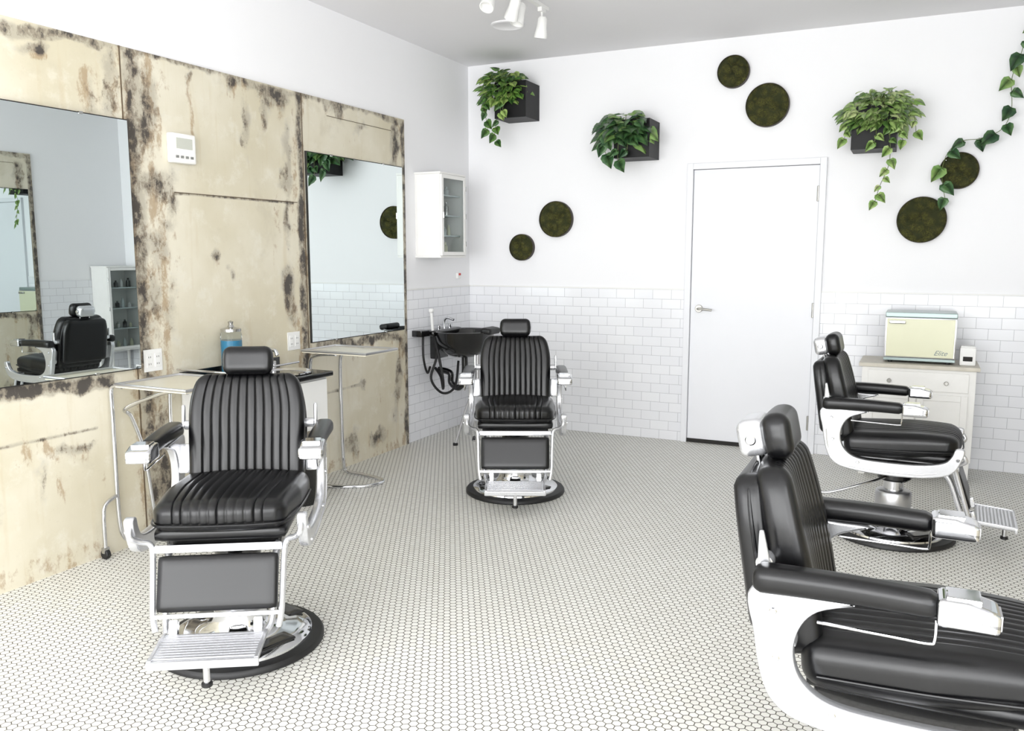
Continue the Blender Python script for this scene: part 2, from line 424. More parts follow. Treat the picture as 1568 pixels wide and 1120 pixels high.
def mirror(loc, rz):
    r = root('wall_mirror', loc, rz)
    box('mirror_glass', (.004,0,0), (.006,1.10,1.22), MIRROR, r, 0)
    box('mirror_backing', (-.003,0,0), (.008,1.112,1.232), DARK, r, 0)
    for i, (y, z) in enumerate([(-.3,-.612),(.3,-.612),(-.3,.612),(.3,.612)]):
        box(f'clip_{i+1}', (.004,y,z), (.014,.02,.012), STEEL, r, .001)
mirror((.045,2.44,1.53), R(-1.2))
mirror((.028,4.92,1.53), 0)
mirror((XW-.028,2.44,1.53), math.pi)
mirror((XW-.028,4.92,1.53), math.pi)

def outlet(loc):
    r = root('electrical_outlet', loc)
    box('cover_plate', (.003,0,0), (.006,.115,.115), WHITE, r, .002)
    for i in (-1,1):
        box(f'socket_{i+2}', (.007,.026*i,0), (.005,.034,.07), WHITE, r, .002)
        for j in (-1,1):
            for q in (-1,1): box(f'slot_{i+2}_{j+2}_{q+2}', (.0096,.026*i+.006*q,.018*j), (.001,.0025,.009), DARK, r, 0)
outlet((.02,3.1,.944)); outlet((.02,4.2,.944))
r = root('thermostat_box', (.02,3.345,2.045))
box('housing', (.02,0,0), (.04,.165,.155), OLDWHITE, r, .012)
box('screen', (.041,0,.025), (.004,.11,.055), M('lcd',(198,200,190),.3), r, .002)
for i in range(4): box(f'button_{i+1}', (.041,-.05+.033*i,-.045), (.005,.02,.014), STEEL, r, .002)

# ------------------------------------------------------------------ barber chair
def chan(pitch, half, depth):
    def f(y):
        if abs(y) > half: return 0 if abs(y) > half+.0001 else -depth
        q = (y/pitch) % 1.0; tt = min(q, 1-q)*2
        return depth*(math.sqrt(max(0, 1-(1-tt)**2))-1)
    return f
def barber_chair(loc, ang, up=0.):
    r = root('barber_chair', (loc[0], loc[1], 0), ang)
    lathe('rubber_base_ring', [(.0,0),(.305,0),(.312,.006),(.312,.018),(.305,.027),(.272,.031),(.0,.031)], RUBBER, r, seg=72)
    lathe('chrome_base_dome', [(.268,.030),(.266,.040),(.25,.052),(.21,.060),(.17,.064),(.13,.075),(.108,.095),(.1,.12),(.1,.15),(.0,.15)], CHROME, r, seg=72)
    for i in range(4):
        a = math.pi/4+i*math.pi/2
        pad(f'base_recess_{i+1}', (.075,.15,.012), .005, (6,8,2), BLACKPL, r, (.205*math.cos(a), .205*math.sin(a), .059), (0,0,a))
    lathe('pump_sleeve', [(0,.15),(.086,.15),(.09,.158),(.09,.23),(.084,.24),(.07,.245),(0,.245)], ALUB, r)
    lathe('piston', [(.05,.24),(.05,.36+up)], CHROME, r)
    lathe('pump_head', [(0,.30+up),(.075,.30+up),(.085,.31+up),(.085,.37+up),(.11,.395+up),(.11,.41+up),(0,.41+up)], BLACKPL, r)
    U = lambda x, y, z: (x, y, z+up)
    box('under_frame', U(0,0,.43), (.42,.40,.05), BLACKPL, r, .01)
    tube('pump_lever', [U(-.03,-.08,.33),U(-.12,-.2,.31),U(-.28,-.27,.26),U(-.34,-.28,.255)], .007, CHROME, r)
    cyl('pump_lever_grip', U(-.33,-.28,.255), U(-.42,-.28,.255), .011, RUBBER, r)
    # seat
    cs = chan(.034, .171, .0075)
    def sd(p, n): return cs(p.y) if abs(n.y) < .75 and n.z > -.5 else 0
    def sw(p, n):
        f = max(0, n.z); yy = p.y/.25; k = max(0, p.x/.27)
        return (p.x-.03*yy*yy*k, p.y*(1-.10*k), p.z+f*(.016*(1-yy*yy)-.020*k*k)+(.012*(p.x/.27)**2 if p.z < 0 else 0))
    pad('seat_cushion', (.55,.50,.125), .045, (30,136,10), LEATHER, r, U(.035,0,.525), (0,R(-3.5),0), sd, sw)
    pad('seat_base_pad', (.50,.455,.05), .02, (12,12,4), LEATHER, r, U(.02,0,.475))
    tube('seat_piping', [U(-.2,-.252,.497),U(0,-.254,.505),U(.15,-.247,.512),U(.24,-.235,.516),U(.29,-.2,.518),U(.312,-.1,.52),U(.314,0,.52),U(.312,.1,.52),U(.29,.2,.518),U(.24,.235,.516),U(.15,.247,.512),U(0,.254,.505),U(-.2,.252,.497)], .004, LEATHER, r, 8)
    # side frames
    outl = [(-.345,.705),(-.337,.60),(-.318,.50),(-.288,.44),(-.225,.405),(-.08,.388),(.10,.388),(.215,.405),(.275,.435),(.305,.49),(.318,.545),(.28,.552),(.262,.51),(.225,.475),(.12,.455),(-.05,.452),(-.165,.462),(-.225,.50),(-.248,.56),(-.238,.625),(-.2,.672),(-.12,.703),(-.2,.708)]
    for s in (-1,1):
        n = 'left' if s > 0 else 'right'
        plate(f'side_frame_{n}', [(x, z+up) for x, z in outl], s*.288, .034, ALU, r, 5, .006)
        tube(f'side_frame_rib_{n}', [U(-.318,s*.305,.60),U(-.302,s*.305,.50),U(-.24,s*.305,.428),U(-.08,s*.305,.408),U(.1,s*.305,.408),U(.2,s*.305,.424)], .0035, ALU, r, 8)
        for i, (x, z) in enumerate([(-.285,.55),(-.295,.66),(-.16,.44),(.29,.5)]):
            cyl(f'bolt_{n}_{i+1}', U(x,s*.302,z), U(x,s*.311,z), .009, CHROME, r, 14)
        def aw(p, n, s=s):
            tt = (p.x+.19)/.38
            return (p.x, p.y*(1.0-.12*tt), p.z*(1.05-.15*tt)+.004*math.sin(tt*3.14))
        pad(f'armrest_pad_{n}', (.38,.074,.060), .024, (20,10,8), LEATHER, r, U(-.152,s*.302,.733), (0,0,0), None, aw)
        pad(f'armrest_chrome_end_{n}', (.115,.09,.058), .008, (10,10,8), CHROME, r, U(.09,s*.302,.731), (0,0,0), None, lambda p, n: (p.x, p.y, p.z-(.016*max(0,(p.x)/.06) if p.z > 0 else 0)))
        box(f'ashtray_lid_{n}', U(.08,s*.302,.760), (.066,.064,.012), CHROME, r, .004)
        box(f'ashtray_face_{n}', U(.148,s*.302,.724), (.006,.06,.032), ALUB, r, .002)
        tube(f'towel_rod_{n}', [U(-.2,s*.315,.655),U(-.05,s*.315,.652),U(.02,s*.315,.651),U(.032,s*.315,.66),U(.033,s*.315,.705)], .0035, CHROME, r, 8)
        cyl(f'lever_boss_{n}', U(-.325,s*.215,.75), U(-.325,s*.262,.75), .02, ALU, r)
        pad(f'recline_lever_{n}', (.022,.014,.095), .005, (4,3,10), ALU, r, U(-.328,s*.266,.785), (0,R(-6),0), None, lambda p, n: (p.x*(1-.5*(p.z/.045)), p.y, p.z))
        box(f'back_bracket_{n}', U(-.28,s*.252,.62), (.05,.05,.12), ALU, r, .012, (0,R(-12),0))
    # backrest
    cb = chan(.0345, .1735, .008)
    def bd(p, n): return cb(p.y) if n.x > .3 and p.z > -.22 else 0
    def bw(p, n):
        tt = (p.z+.225)/.45
        w = 1-.02*(1-tt)-.17*max(0, (tt-.62)/.38)**2
        th = 1.0-.28*tt
        return (p.x*th+.35*p.y*p.y-.02*(tt-.45)**2*4*.5, p.y*w, p.z)
    pad('backrest', (.115,.462,.45), .042, (8,134,30), LEATHER, r, U(-.290,0,.738), (0,R(-11),0), bd, bw)
    pad('backrest_rear_shell', (.075,.43,.38), .028, (8,16,16), LEATHER, r, U(-.354,0,.745), (0,R(-9),0), None, lambda p, n: (p.x, p.y*(1-.14*max(0,(p.z-.05)/.14)**2), p.z))
    tube('backrest_piping', [U(-.325,-.218,.60),U(-.35,-.222,.75),U(-.372,-.205,.87),U(-.38,-.16,.925),U(-.385,0,.935),U(-.38,.16,.925),U(-.372,.205,.87),U(-.35,.222,.75),U(-.325,.218,.60)], .005, LEATHER, r, 8)
    # headrest
    pad('headrest_pad', (.072,.205,.118), .033, (10,20,14), LEATHER, r, U(-.335,0,1.012), (0,R(-12),0), None, lambda p, n: (p.x+.6*p.y*p.y, p.y*(1-.05*abs(p.z/.06)), p.z))
    pad('headrest_housing', (.075,.15,.095), .025, (8,12,10), ALU, r, U(-.395,0,1.0), (0,R(-12),0))
    for s in (-1,1):
        cyl(f'headrest_post_{s+2}', U(-.37,s*.045,.90), U(-.385,s*.045,.98), .006, CHROME, r)
        cyl(f'headrest_knob_{s+2}', U(-.395,s*.07,1.0), U(-.395,s*.088,1.0), .014, CHROME, r)
    # legrest
    for s in (-1,1):
        n = 'left' if s > 0 else 'right'
        tube(f'legrest_side_{n}', [U(.30,s*.285,.535),U(.325,s*.283,.495),U(.30,s*.262,.47),U(.28,s*.232,.452),U(.29,s*.222,.41),U(.345,s*.215,.23),U(.362,s*.205,.17)], .0105, ALU, r, 12)
        tube(f'swing_arm_{n}', [U(.20,s*.185,.42),U(.26,s*.185,.37),U(.325,s*.18,.20),U(.37,s*.165,.16)], .013, ALU, r, 10)
    al = math.atan2(.09,.263)
    box('legrest_top_bar', U(.288,0,.435), (.02,.43,.028), CHROME, r, .006, (0,-al,0))
    pad('legrest_pad', (.03,.405,.19), .012, (4,16,10), LEATHER, r, U(.320,0,.322), (0,-al,0))
    box('legrest_bottom_bar', U(.352,0,.218), (.016,.43,.016), CHROME, r, .005, (0,-al,0))
    for s in (-1,1): box(f'footplate_bracket_{s+2}', U(.374,s*.14,.185), (.028,.03,.055), CHROME, r, .006, (0,-al,0))
    fx, fz = .475, .157; fw = .345
    box('footplate', U(fx,0,fz), (.175,fw,.016), GROOVE, r, .005, (0,R(4),0))
    for i in range(10):
        box(f'footplate_ridge_{i+1}', U(fx-.075+i*.016,0,fz+.009-(i*.016-.075)*.07), (.010,fw-.02,.004), ALU, r, .0015, (0,R(4),0))
    for s in (-1,1): box(f'footplate_side_{s+2}', U(fx,s*(fw/2-.006),fz+.006), (.18,.014,.014), ALU, r, .003, (0,R(4),0))
    box('footplate_nose', U(fx+.09,0,fz-.010), (.014,fw+.005,.028), ALU, r, .005, (0,R(4),0))
    cyl('footplate_post', U(fx+.05,0,.06), U(fx+.05,0,.15), .011, CHROME, r)
    cyl('footplate_post_foot', U(fx+.05,0,.05), U(fx+.05,0,.065), .018, RUBBER, r)
    return r
barber_chair((1.305,2.335), R(-58), .045)
barber_chair((1.358,4.685), R(-64.5), 0)
barber_chair((3.535,4.834), R(-2), 0)
barber_chair((3.635,2.20), R(.5), .03)

# ------------------------------------------------------------------ plants
OUT = [(.0,.0),(.02,.26),(.22,.46),(.5,.40),(.78,.2)]
def leaf(V, F, MI, p, d, up, L, mi):
    d = d.normalized(); s = d.cross(up)
    if s.length < 1e-3: s = d.orthogonal()
    s.normalize(); n = s.cross(d).normalized(); W = L*.95; b = len(V)
    def P(x, y, z): return p+d*(x*L)+s*(y*W)+n*(z*L)
    cen = [P(.05,0,0),P(.25,0,.02),P(.5,0,.0),P(.78,0,-.08),P(1.05,0,-.22)]
    Lf = [P(OUT[i][0], OUT[i][1], .1-.05*i) for i in range(1,5)]
    Rt = [P(OUT[i][0], -OUT[i][1], .1-.05*i) for i in range(1,5)]
    V += cen+Lf+Rt
    for o in (5, 9):
        F += [(b,b+o,b+o+1,b+1),(b+1,b+o+1,b+o+2,b+2),(b+2,b+o+2,b+o+3,b+3),(b+3,b+o+3,b+4)]
        MI += [mi]*4
def foliage(name, par, mats, mound, vines, size, count, stems=16, gap=(.45,.75)):
    V, F, MI = [], [], []
    cx, cy, cz, rx, ry, rz = mound
    c = Vector((cx,cy,cz))
    for i in range(count):
        a = random.uniform(0, 2*math.pi); e = random.uniform(-.75, 1.0)
        v = Vector((math.cos(a)*math.sqrt(max(0,1-e*e)), math.sin(a)*math.sqrt(max(0,1-e*e)), e))
        k = random.uniform(.6,1.0)*random.choice([1,1,1,1.12])
        p = c+Vector((v.x*rx*k, v.y*ry*k, v.z*rz*k))
        p.y = min(p.y, .0-.02)
        d = Vector((v.x, v.y-.35, v.z*.4-.5+random.uniform(-.35,.35)))
        if p.y > -.08: d.y = min(d.y, -.1)
        leaf(V, F, MI, p, d, Vector((random.uniform(-.4,.4),-.6,.9)), size*random.uniform(.6,1.15), random.choices([0,1,2],[5,3,3])[0])
    for vn in vines:
        P = catmull(vn, 8)
        tv, tf = tubegeo(P, .0022, 5); b = len(V); V += tv; F += [tuple(i+b for i in f) for f in tf]; MI += [3]*len(tf)
        L = 0; nxt = .03; sgn = 1
        for i in range(1, len(P)):
            L += (P[i]-P[i-1]).length
            if L >= nxt:
                nxt = L+size*random.uniform(*gap); sgn = -sgn
                tt = (P[i]-P[i-1]).normalized()
                d = Vector((sgn*random.uniform(.4,1), random.uniform(-.6,-.1), random.uniform(-1.0,-.2)))+tt*.3
                leaf(V, F, MI, P[i].copy(), d, Vector((random.uniform(-.3,.3),-.9,.4)), size*random.uniform(.6,1.05), random.choices([0,1,2],[5,3,2])[0])
    for i in range(stems):
        a = random.uniform(0, 2*math.pi)
        P = catmull([c+Vector((0,0,-rz*.5)), c+Vector((math.cos(a)*rx*.5, math.sin(a)*ry*.4, rz*.6)), c+Vector((math.cos(a)*rx*.9, min(math.sin(a)*ry*.8,-cy-.04), rz*.3))], 5)
        tv, tf = tubegeo(P, .0022, 5); b = len(V); V += tv; F += [tuple(i+b for i in f) for f in tf]; MI += [3]*len(tf)
    me = bpy.data.meshes.new(name); me.from_pydata([tuple(v) for v in V], [], F)
    me.polygons.foreach_set('material_index', MI)
    for m in mats+[STEM]: me.materials.append(m)
    me.polygons.foreach_set('use_smooth', [True]*len(F))
    o = bpy.data.objects.new(name, me); bpy.context.collection.objects.link(o); o.parent = par
    return o
def planter(x0, z0, mats, mound, vines, size, count, w=.28, h=.285, d=.27, nm='potted_wall_plant'):
    r = root(nm, (x0, YB, z0)); q = .006
    mm('planter_back', (0,-q,0), (w,0,h), BLACKBOX, r, 0); mm('planter_front', (0,-d,0), (w,-d+q,h), BLACKBOX, r, 0)
    mm('planter_side_1', (0,-d+q,0), (q,-q,h), BLACKBOX, r, 0); mm('planter_side_2', (w-q,-d+q,0), (w,-q,h), BLACKBOX, r, 0)
    mm('planter_bottom', (q,-d+q,0), (w-q,-q,q), BLACKBOX, r, 0)
    mm('soil', (q,-d+q,h-.05), (w-q,-q,h-.03), SOIL, r, 0)
    foliage('foliage', r, mats, mound, vines, size, count)
    return r
planter(.392, 2.59, LEAF_MID, (.05,-.23,.24,.19,.17,.16),
        [[(.05,-.28,.28),(-.03,-.34,.2),(-.05,-.34,.05),(-.02,-.34,-.12)],[(.12,-.29,.28),(.1,-.34,.15),(.08,-.34,0),(.03,-.33,-.1),(.05,-.33,-.2)],[(0,-.2,.28),(-.09,-.24,.22),(-.12,-.25,.08)],[(.15,-.29,.28),(.12,-.34,.2),(.12,-.36,.05)]], .09, 200)
planter(1.42, 2.225, LEAF_DARK, (.07,-.23,.22,.17,.16,.13),
        [[(.05,-.28,.28),(-.04,-.33,.2),(-.06,-.33,.08),(-.01,-.33,-.03)],[(.1,-.29,.28),(.06,-.34,.1),(.06,-.34,-.07)],[(.16,-.29,.26),(.14,-.34,.12),(.12,-.34,.0)],[(.0,-.2,.28),(-.08,-.2,.34),(-.13,-.2,.26)]], .13, 80)
planter(3.12, 2.2, LEAF_LIGHT, (.17,-.23,.25,.21,.18,.15),
        [[(.2,-.29,.28),(.24,-.34,.1),(.25,-.33,-.1),(.2,-.32,-.25),(.17,-.32,-.37)],[(.3,-.22,.28),(.38,-.25,.2),(.4,-.25,.08)],[(.05,-.25,.28),(-.03,-.28,.2),(-.04,-.28,.08)],[(.28,-.29,.28),(.3,-.34,.1),(.33,-.34,.03)],[(.12,-.29,.28),(.16,-.34,.1),(.14,-.34,.0)]], .078, 300)
# long vine trained along the wall from a hook near the ceiling
r = root('trailing_vine', (4.32, YB, 2.72))
cyl('wall_hook_plate', (.04,0,.30), (.04,-.008,.30), .018, STEEL, r)
tube('wall_hook', [(.04,-.008,.30),(.04,-.05,.295),(.04,-.065,.31),(.04,-.06,.33)], .004, STEEL, r, 8)
for i, (hx, hz) in enumerate([(-.26,-.1),(-.42,-.46),(-.61,-.6)]): cyl(f'wall_pin_{i+1}', (hx,0,hz), (hx,-.10,hz), .003, STEEL, r, 8)
foliage('foliage', r, LEAF_DARK, (.04,-.08,.29,.07,.05,.04),
        [[(.04,-.06,.31),(-.08,-.10,.27),(-.19,-.12,.17),(-.22,-.12,.05),(-.26,-.10,-.1),(-.25,-.10,-.3),(-.30,-.10,-.42),(-.42,-.10,-.47),(-.52,-.1,-.48),(-.6,-.1,-.55),(-.63,-.1,-.68),(-.6,-.1,-.86)]], .115, 6, 3, (.55,.95))

# moss discs
for x, z, rr in [(2.261,2.839,.118),(2.516,2.579,.156),(.838,1.782,.148),(.524,1.551,.112),(3.794,2.054,.122),(3.584,1.729,.158)]:
    r = root('moss_wall_disc', (x, YB, z))
    lathe('round_frame', [(0,0),(rr,0),(rr,.04),(rr-.004,.04),(rr-.004,.02),(0,.02)], RIM, r, (0,0,0), (R(90),0,0), 64)
    V, F = [], []; nr, na = 22, 72
    lump = [(random.uniform(-rr,rr), random.uniform(-rr,rr), random.uniform(.25,.4)*rr) for _ in range(26)]
    V.append((0,-.035,0))
    for i in range(1, nr+1):
        q = (rr-.004)*i/nr
        for j in range(na):
            a = 2*math.pi*j/na; X, Z = q*math.cos(a), q*math.sin(a); hgt = .0
            for lx, lz, lr in lump:
                dd = ((X-lx)**2+(Z-lz)**2)/lr**2
                if dd < 1: hgt = max(hgt, math.sqrt(1-dd))
            V.append((X, -.030-.03*hgt*(1-(i/nr)**8)-random.uniform(0,.002), Z))
    for j in range(na): F.append((0, 1+j, 1+(j+1) % na))
    for i in range(nr-1):
        for j in range(na): F.append((1+i*na+j, 1+i*na+(j+1) % na, 1+(i+1)*na+(j+1) % na, 1+(i+1)*na+j))
    obj_from('moss', V, F, MOSS, r)

# ------------------------------------------------------------------ glass cabinets
def glass_cabinet(name, loc, rz, w, d, h, shelves):
    r = root(name, loc, rz); q = .015
    mm('back', (0,0,0), (q,w,h), OLDWHITE, r, 0)
    mm('side_1', (q,0,0), (d,q,h), OLDWHITE, r, .002); mm('side_2', (q,w-q,0), (d,w,h), OLDWHITE, r, .002)
    mm('top', (0,-.01,h), (d+.012,w+.01,h+.015), OLDWHITE, r, .003); mm('bottom', (q,q,0), (d,w-q,q), OLDWHITE, r, .002)
    mm('base_moulding', (0,-.008,-.015), (d+.01,w+.008,0), OLDWHITE, r, .003)
    for i in range(shelves):
        z = h*(i+1)/(shelves+1); mm(f'shelf_{i+1}', (q,q,z-.005), (d-.03,w-q,z+.005), GLASSS, r, 0)
    fw = .032
    mm('door_stile_1', (d,0.002,0.002), (d+.018,fw,h-.002), OLDWHITE, r, .003); mm('door_stile_2', (d,w-fw,0.002), (d+.018,w-.002,h-.002), OLDWHITE, r, .003)
    mm('door_rail_1', (d,fw,0.002), (d+.018,w-fw,fw), OLDWHITE, r, .003); mm('door_rail_2', (d,fw,h-fw), (d+.018,w-fw,h-.002), OLDWHITE, r, .003)
    mm('door_glass', (d+.007,fw,fw), (d+.010,w-fw,h-fw), GLASS, r, 0)
    box('latch', (d+.024,fw*.5,h*.5), (.014,.014,.05), STEEL, r, .003)
    for i in range(3): cyl(f'hinge_{i+1}', (d+.014,w,h*(.15+.35*i)-.02), (d+.014,w,h*(.15+.35*i)+.02), .006, STEEL, r, 10)
    for s in range(shelves+1):
        z = h*s/(shelves+1)+(.015 if s == 0 else .005)
        yy = q+.05
        while yy < w-.06:
            hh = random.uniform(.05,.11); rr = random.uniform(.014,.024)
            lathe(f'bottle_{s}_{int(yy*1000)}', [(0,0),(rr,0),(rr,hh*.65),(rr*.45,hh*.8),(rr*.45,hh),(0,hh)], random.choice([WHITE,STEEL,BLACKPL,CREAM,GLASSS]), r, (d*.5,yy,z), seg=16)
            yy += rr*2+random.uniform(.02,.05)
    return r
glass_cabinet('wall_mounted_glass_cabinet', (0,5.70,1.48), 0, .385, .225, .63, 3)
c2 = glass_cabinet('glass_medicine_cabinet', (XW-.012,6.55,.45), math.pi, .42, .26, .90, 3)
for i, (x, y) in enumerate([(.03,.03),(.23,.03),(.03,.39),(.23,.39)]):
    cyl(f'leg_{i+1}', (x,y,-.45), (x,y,-.012), .012, OLDWHITE, c2, 14, .018)

r = root('fire_alarm_button', (0,6.36,1.31)); box('housing', (.012,0,0), (.024,.05,.05), WHITE, r, .005); box('red_button', (.026,0,.012), (.008,.028,.018), REDM, r, .002)

# ------------------------------------------------------------------ shampoo bowl
r = root('shampoo_bowl', (t,5.98,0))
lathe('basin', [(0,.66),(.06,.662),(.12,.675),(.18,.72),(.215,.80),(.228,.865),(.235,.875),(.226,.878),(.212,.868),(.195,.81),(.165,.745),(.11,.705),(.0,.695)], BLACKPL, r, (.27,.0,0), (0,0,0), 48, 1.05, 1.15)
pad('rear_deck', (.12,.46,.05), .018, (8,16,6), BLACKPL, r, (.062,0,.862))
pad('neck_rest', (.09,.2,.05), .02, (8,10,6), RUBBER, r, (.51,0,.885), (0,R(8),0))
box('wall_bracket', (.03,0,.74), (.06,.2,.2), BLACKPL, r, .01)
box('mount_block', (.045,-.31,.87), (.09,.12,.05), BLACKPL, r, .006)
tube('faucet', [(.08,0,.885),(.08,0,.95),(.11,0,.975),(.17,0,.96)], .010, CHROME, r)
for s in (-1,1): cyl(f'tap_{s+2}', (.08,s*.09,.885), (.08,s*.09,.92), .014, CHROME, r)
cyl('spray_handle', (.09,-.2,.88), (.085,-.21,1.03), .012, WHITE, r); pad('spray_head', (.035,.035,.035), .012, (5,5,5), WHITE, r, (.085,-.212,1.045))
tube('drain_trap', [(.27,0,.67),(.27,0,.54),(.25,0,.44),(.2,0,.40),(.14,0,.44),(.13,0,.52),(.02,0,.54)], .026, BLACKPL, r)
tube('hose_1', [(.1,-.2,.85),(.17,-.25,.7),(.22,-.27,.52),(.18,-.2,.42),(.1,-.1,.5),(.02,-.05,.56)], .011, RUBBER, r)
tube('hose_2', [(.1,-.12,.84),(.12,-.2,.66),(.1,-.25,.5),(.16,-.18,.38),(.22,-.08,.42),(.2,.02,.62)], .010, RUBBER, r)
tube('hose_3', [(.06,-.3,.85),(.08,-.33,.68),(.07,-.26,.55),(.03,-.15,.58)], .009, RUBBER, r)
cyl('stand_post', (.40,-.02,.42), (.40,-.02,.72), .018, ALUB, r)
for i, (x, y) in enumerate([(.37,-.34),(.56,-.1),(.42,.22)]):
    tube(f'stand_leg_{i+1}', [(.40,-.02,.5),(.40*.5+x*.5,(-.02+y)*.5,.28),(x,y,.012)], .010, ALUB, r)
    cyl(f'stand_foot_{i+1}', (x,y,0), (x,y,.02), .02, RUBBER, r)

# ------------------------------------------------------------------ wash basin console
r = root('wash_basin_console', (.02,3.27,0))
mm('cabinet_body', (0,0,.45), (.38,.78,.765), WHITE, r, .02)
mm('door_1', (.38,.02,.47), (.392,.385,.75), WHITE, r, .004); mm('door_2', (.38,.395,.47), (.392,.76,.75), WHITE, r, .004)
mm('counter_top', (0,-.01,.765), (.42,.79,.795), BLACKPL, r, .008)
mm('backsplash', (0,0,.795), (.015,.78,.86), BLACKPL, r, .003)
lathe('sink_rim', [(.15,0),(.165,.004),(.165,.012),(.155,.014),(.14,.006),(.12,-.012),(0,-.02)], CHROME, r, (.22,.575,.795))
tube('faucet', [(.07,.56,.795),(.07,.56,.90),(.10,.56,.935),(.17,.56,.93),(.19,.56,.90)], .011, CHROME, r)
for s in (-1,1): cyl(f'tap_{s+2}', (.07,.56+s*.1,.795), (.07,.56+s*.1,.85), .016, CHROME, r)
box('tile_sample', (.15,.782,.66), (.09,.006,.16), BLUE, r, .002)
tube('chrome_rail', [(.02,-.03,.88),(.2,-.03,.88),(.4,-.03,.88),(.4,.2,.88),(.4,.5,.88)], .006, CHROME, r, smooth=False)
tube('chrome_rail_post', [(.4,-.03,.88),(.4,-.03,.78)], .006, CHROME, r, smooth=False)
r = root('disinfectant_jar', (.12,3.56,.796))
lathe('glass_jar', [(0,0),(.055,0),(.058,.01),(.058,.25),(.052,.265),(.0,.265)], GLASS, r, (0,0,0))
lathe('blue_liquid', [(0,.006),(.051,.006),(.053,.215),(.0,.215)], BLUEGL, r)
lathe('lid', [(0,.265),(.056,.265),(.056,.28),(.02,.29),(.012,.305),(.016,.32),(.0,.326)], STEEL, r)
r = root('waste_bin', (.30,3.90,0))
lathe('bin_body', [(0,0),(.10,0),(.12,.30),(.124,.305),(.116,.305),(.098,.02),(0,.02)], BLACKPL, r, seg=40)

def caster(nm, x, y, r):
    cyl(nm+'_wheel', (x,y-.012,.025), (x,y+.012,.025), .025, RUBBER, r, 20)
    box(nm+'_fork', (x,y,.045), (.022,.032,.03), STEEL, r, .004)
r = root('instrument_tray_stand', (0,0,0))
mm('tray', (.10,2.80,.848), (.57,3.20,.858), TRAYM, r, .002)
tube('tray_rim', [(.10,2.80,.862),(.57,2.80,.862),(.57,3.20,.862),(.10,3.20,.862)], .008, ALUB, r, 8, True, False)
tube('frame_upright_1', [(.12,2.82,.85),(.055,2.815,.84),(.05,2.815,.7),(.05,2.815,.2),(.055,2.84,.07),(.06,2.90,.065),(.06,3.0,.05)], .011, CHROME, r)
tube('frame_upright_2', [(.55,2.83,.85),(.40,2.83,.84),(.12,2.84,.74),(.08,2.9,.68),(.08,2.96,.5),(.08,3.0,.2),(.07,3.02,.05)], .010, CHROME, r)
tube('frame_upright_3', [(.12,3.16,.85),(.09,3.14,.8),(.09,3.13,.5),(.09,3.13,.12),(.2,3.1,.05),(.42,3.05,.05)], .010, CHROME, r)
tube('base_leg', [(.05,2.815,.30),(.055,2.74,.27),(.06,2.72,.2),(.06,2.72,.055)], .010, CHROME, r)
caster('caster_1', .06, 2.72, r); caster('caster_2', .07, 3.04, r); caster('caster_3', .44, 3.04, r)
r = root('instrument_tray_stand', (0,0,0))
mm('tray', (.11,4.17,.875), (.60,4.51,.885), TRAYM, r, .002)
tube('tray_rim', [(.11,4.17,.889),(.60,4.17,.889),(.60,4.51,.889),(.11,4.51,.889)], .008, ALUB, r, 8, True, False)
tube('upright_1', [(.35,4.50,.875),(.2,4.50,.86),(.14,4.52,.8),(.12,4.54,.5),(.12,4.55,.1),(.14,4.56,.02),(.3,4.55,.011),(.47,4.5,.011),(.5,4.42,.011),(.45,4.32,.011),(.30,4.24,.011),(.14,4.22,.011)], .013, CHROME, r)
tube('upright_2', [(.35,4.20,.875),(.2,4.20,.86),(.14,4.21,.8),(.13,4.22,.5),(.13,4.22,.03)], .012, CHROME, r)

# ------------------------------------------------------------------ credenza + towel warmer
r = root('vintage_white_cabinet', (3.28,6.10,0)); W, D = .68, .42
mm('top_board', (-.02,-.02,.745), (W+.02,D,.77), M('worn_wood_edge_top',(222,216,202),.5,var=.3,nscale=18), r, .004)
mm('carcass', (0,0,.14), (W,D,.745), OLDWHITE, r, .004)
mm('drawer_front', (.04,-.012,.60), (W-.04,0,.725), OLDWHITE, r, .004)
for i in (0,1):
    a = .04+i*(W-.08)/2+.004*i; b = .04+(i+1)*(W-.08)/2-.004*(1-i)
    mm(f'door_{i+1}_panel', (a+.04,-.006,.21), (b-.04,0,.54), OLDWHITE, r, .001)
    mm(f'door_{i+1}_stile_1', (a,-.014,.17), (a+.04,0,.58), OLDWHITE, r, .003); mm(f'door_{i+1}_stile_2', (b-.04,-.014,.17), (b,0,.58), OLDWHITE, r, .003)
    mm(f'door_{i+1}_rail_1', (a+.04,-.014,.17), (b-.04,0,.21), OLDWHITE, r, .003); mm(f'door_{i+1}_rail_2', (a+.04,-.014,.54), (b-.04,0,.58), OLDWHITE, r, .003)
    cyl(f'door_knob_{i+1}', (b-.02 if i == 0 else a+.02,-.014,.38), (b-.02 if i == 0 else a+.02,-.034,.38), .012, HINGE, r)
    cyl(f'drawer_knob_{i+1}', (.17+i*.34,-.012,.66), (.17+i*.34,-.034,.66), .013, HINGE, r)
for i, (x, y) in enumerate([(.03,.03),(W-.03,.03),(.03,D-.03),(W-.03,D-.03)]):
    box(f'leg_{i+1}', (x,y,.072), (.045,.045,.144), OLDWHITE, r, .004)
r = root('towel_warmer', (3.405,6.17,.77)); W, D, Hh = .43, .30, .335
for i, (x, y) in enumerate([(.04,.04),(W-.04,.04),(.04,D-.04),(W-.04,D-.04)]): cyl(f'foot_{i+1}', (x,y,0), (x,y,.017), .014, RUBBER, r)
mm('base_plate', (0,0,.015), (W,D,.035), TEALM, r, .003)
mm('body', (.0,.012,.035), (W,D,Hh), STEEL, r, .012)
mm('top_trim', (0,-.003,Hh-.03), (W,D-.02,Hh+.004), TEALM, r, .006)
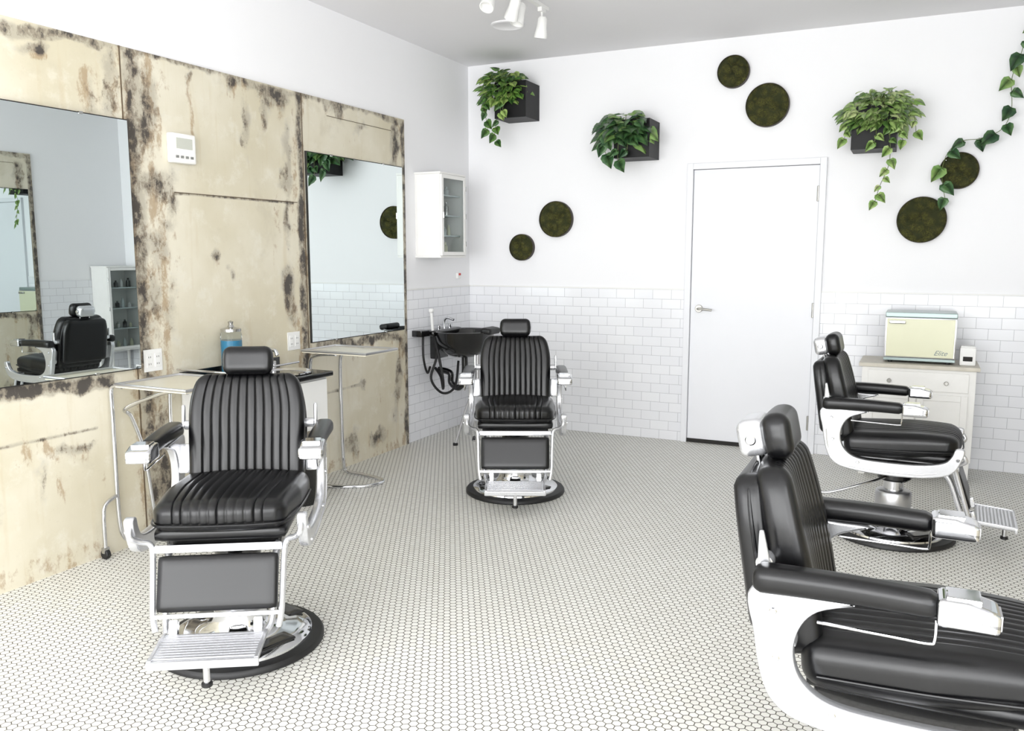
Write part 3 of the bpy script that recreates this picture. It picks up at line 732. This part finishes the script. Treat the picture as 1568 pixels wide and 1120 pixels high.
mm('door_border', (.0,-.010,.037), (W,.014,Hh-.03), ALUB, r, .008)
mm('door_face', (.012,-.016,.045), (W-.012,-.008,Hh-.038), CREAM, r, .006)
box('door_handle', (.075,-.024,Hh-.06), (.10,.016,.022), STEEL, r, .005)
fc = bpy.data.curves.new('badge_script', 'FONT'); fc.body = 'Elite'; fc.size = .045; fc.shear = .45; fc.extrude = .001
fo = bpy.data.objects.new('badge_script', fc); bpy.context.collection.objects.link(fo); fo.parent = r
fo.location = (.30,-.0175,.062); fo.rotation_euler = (R(90),0,0); fc.materials.append(BADGE)
r = root('blade_dispenser', (3.86,6.18,.77))
mm('body', (0,0,0), (.095,.1,.12), WHITE, r, .012); mm('slot', (.02,-.003,.03), (.075,.004,.06), DARK, r, .002); mm('lid', (.005,.0,.118), (.09,.095,.128), WHITE, r, .004)

# ------------------------------------------------------------------ ceiling fixtures
r = root('track_light', (1.30,0,0))
mm('track', (-.018,4.15,H-.022), (.018,5.28,H), WHITE, r, .003)
for i, (y, dx, tx, tz) in enumerate([(4.52,-.03,-35,0),(4.74,.02,20,30),(4.86,.0,-15,10),(5.2,.0,10,12)]):
    box(f'adaptor_{i+1}', (0,y,H-.034), (.03,.07,.028), WHITE, r, .005)
    cyl(f'stem_{i+1}', (0,y,H-.045), (dx,y,H-.11), .007, WHITE, r, 12)
    rot = Euler((R(tx),R(tz),0))
    lathe(f'head_{i+1}', [(0,.065),(.02,.065),(.031,.05),(.033,.0),(.042,-.05),(.042,-.066),(.037,-.066),(.033,-.04),(0,-.035)], WHITE, r, (dx,y,H-.14), rot, 28)
r = root('ceiling_speaker', (.893,5.53,H))
lathe('speaker_ring', [(0,0),(.12,0),(.12,-.008),(.108,-.012),(.1,-.006),(0,-.006)], CEIL, r, seg=48)

# ------------------------------------------------------------------ light
w = bpy.data.worlds.new('daylight'); bpy.context.scene.world = w; w.use_nodes = True
bg = w.node_tree.nodes['Background']; bg.inputs[0].default_value = (.93,.97,1,1); bg.inputs[1].default_value = 1.6
def area(name, loc, rot, sx, sy, e, col=(1,1,1)):
    l = bpy.data.lights.new(name, 'AREA'); l.shape = 'RECTANGLE'; l.size = sx; l.size_y = sy; l.energy = e; l.color = col
    o = bpy.data.objects.new(name, l); bpy.context.collection.objects.link(o); o.location = loc; o.rotation_euler = rot
    return o
area('shopfront_daylight', (2.42,YF-.35,1.75), (R(90),0,0), 4.8, 2.8, 385, (.99,.995,1))
area('side_window_daylight', (XW+.35,-.67,1.75), (R(90),0,R(70)), 3.2, 2.7, 165, (.99,.995,1))

cam = bpy.data.cameras.new('camera'); cam.sensor_width = 36; cam.lens = 29.55
co = bpy.data.objects.new('camera', cam); bpy.context.collection.objects.link(co)
co.location = (3.6,0,1.49); co.rotation_euler = (R(90-7.52),0,R(25.8)); cam.clip_start = .02
bpy.context.scene.camera = co
bpy.context.scene.view_settings.view_transform = 'Standard'
bpy.context.scene.view_settings.look = 'None'
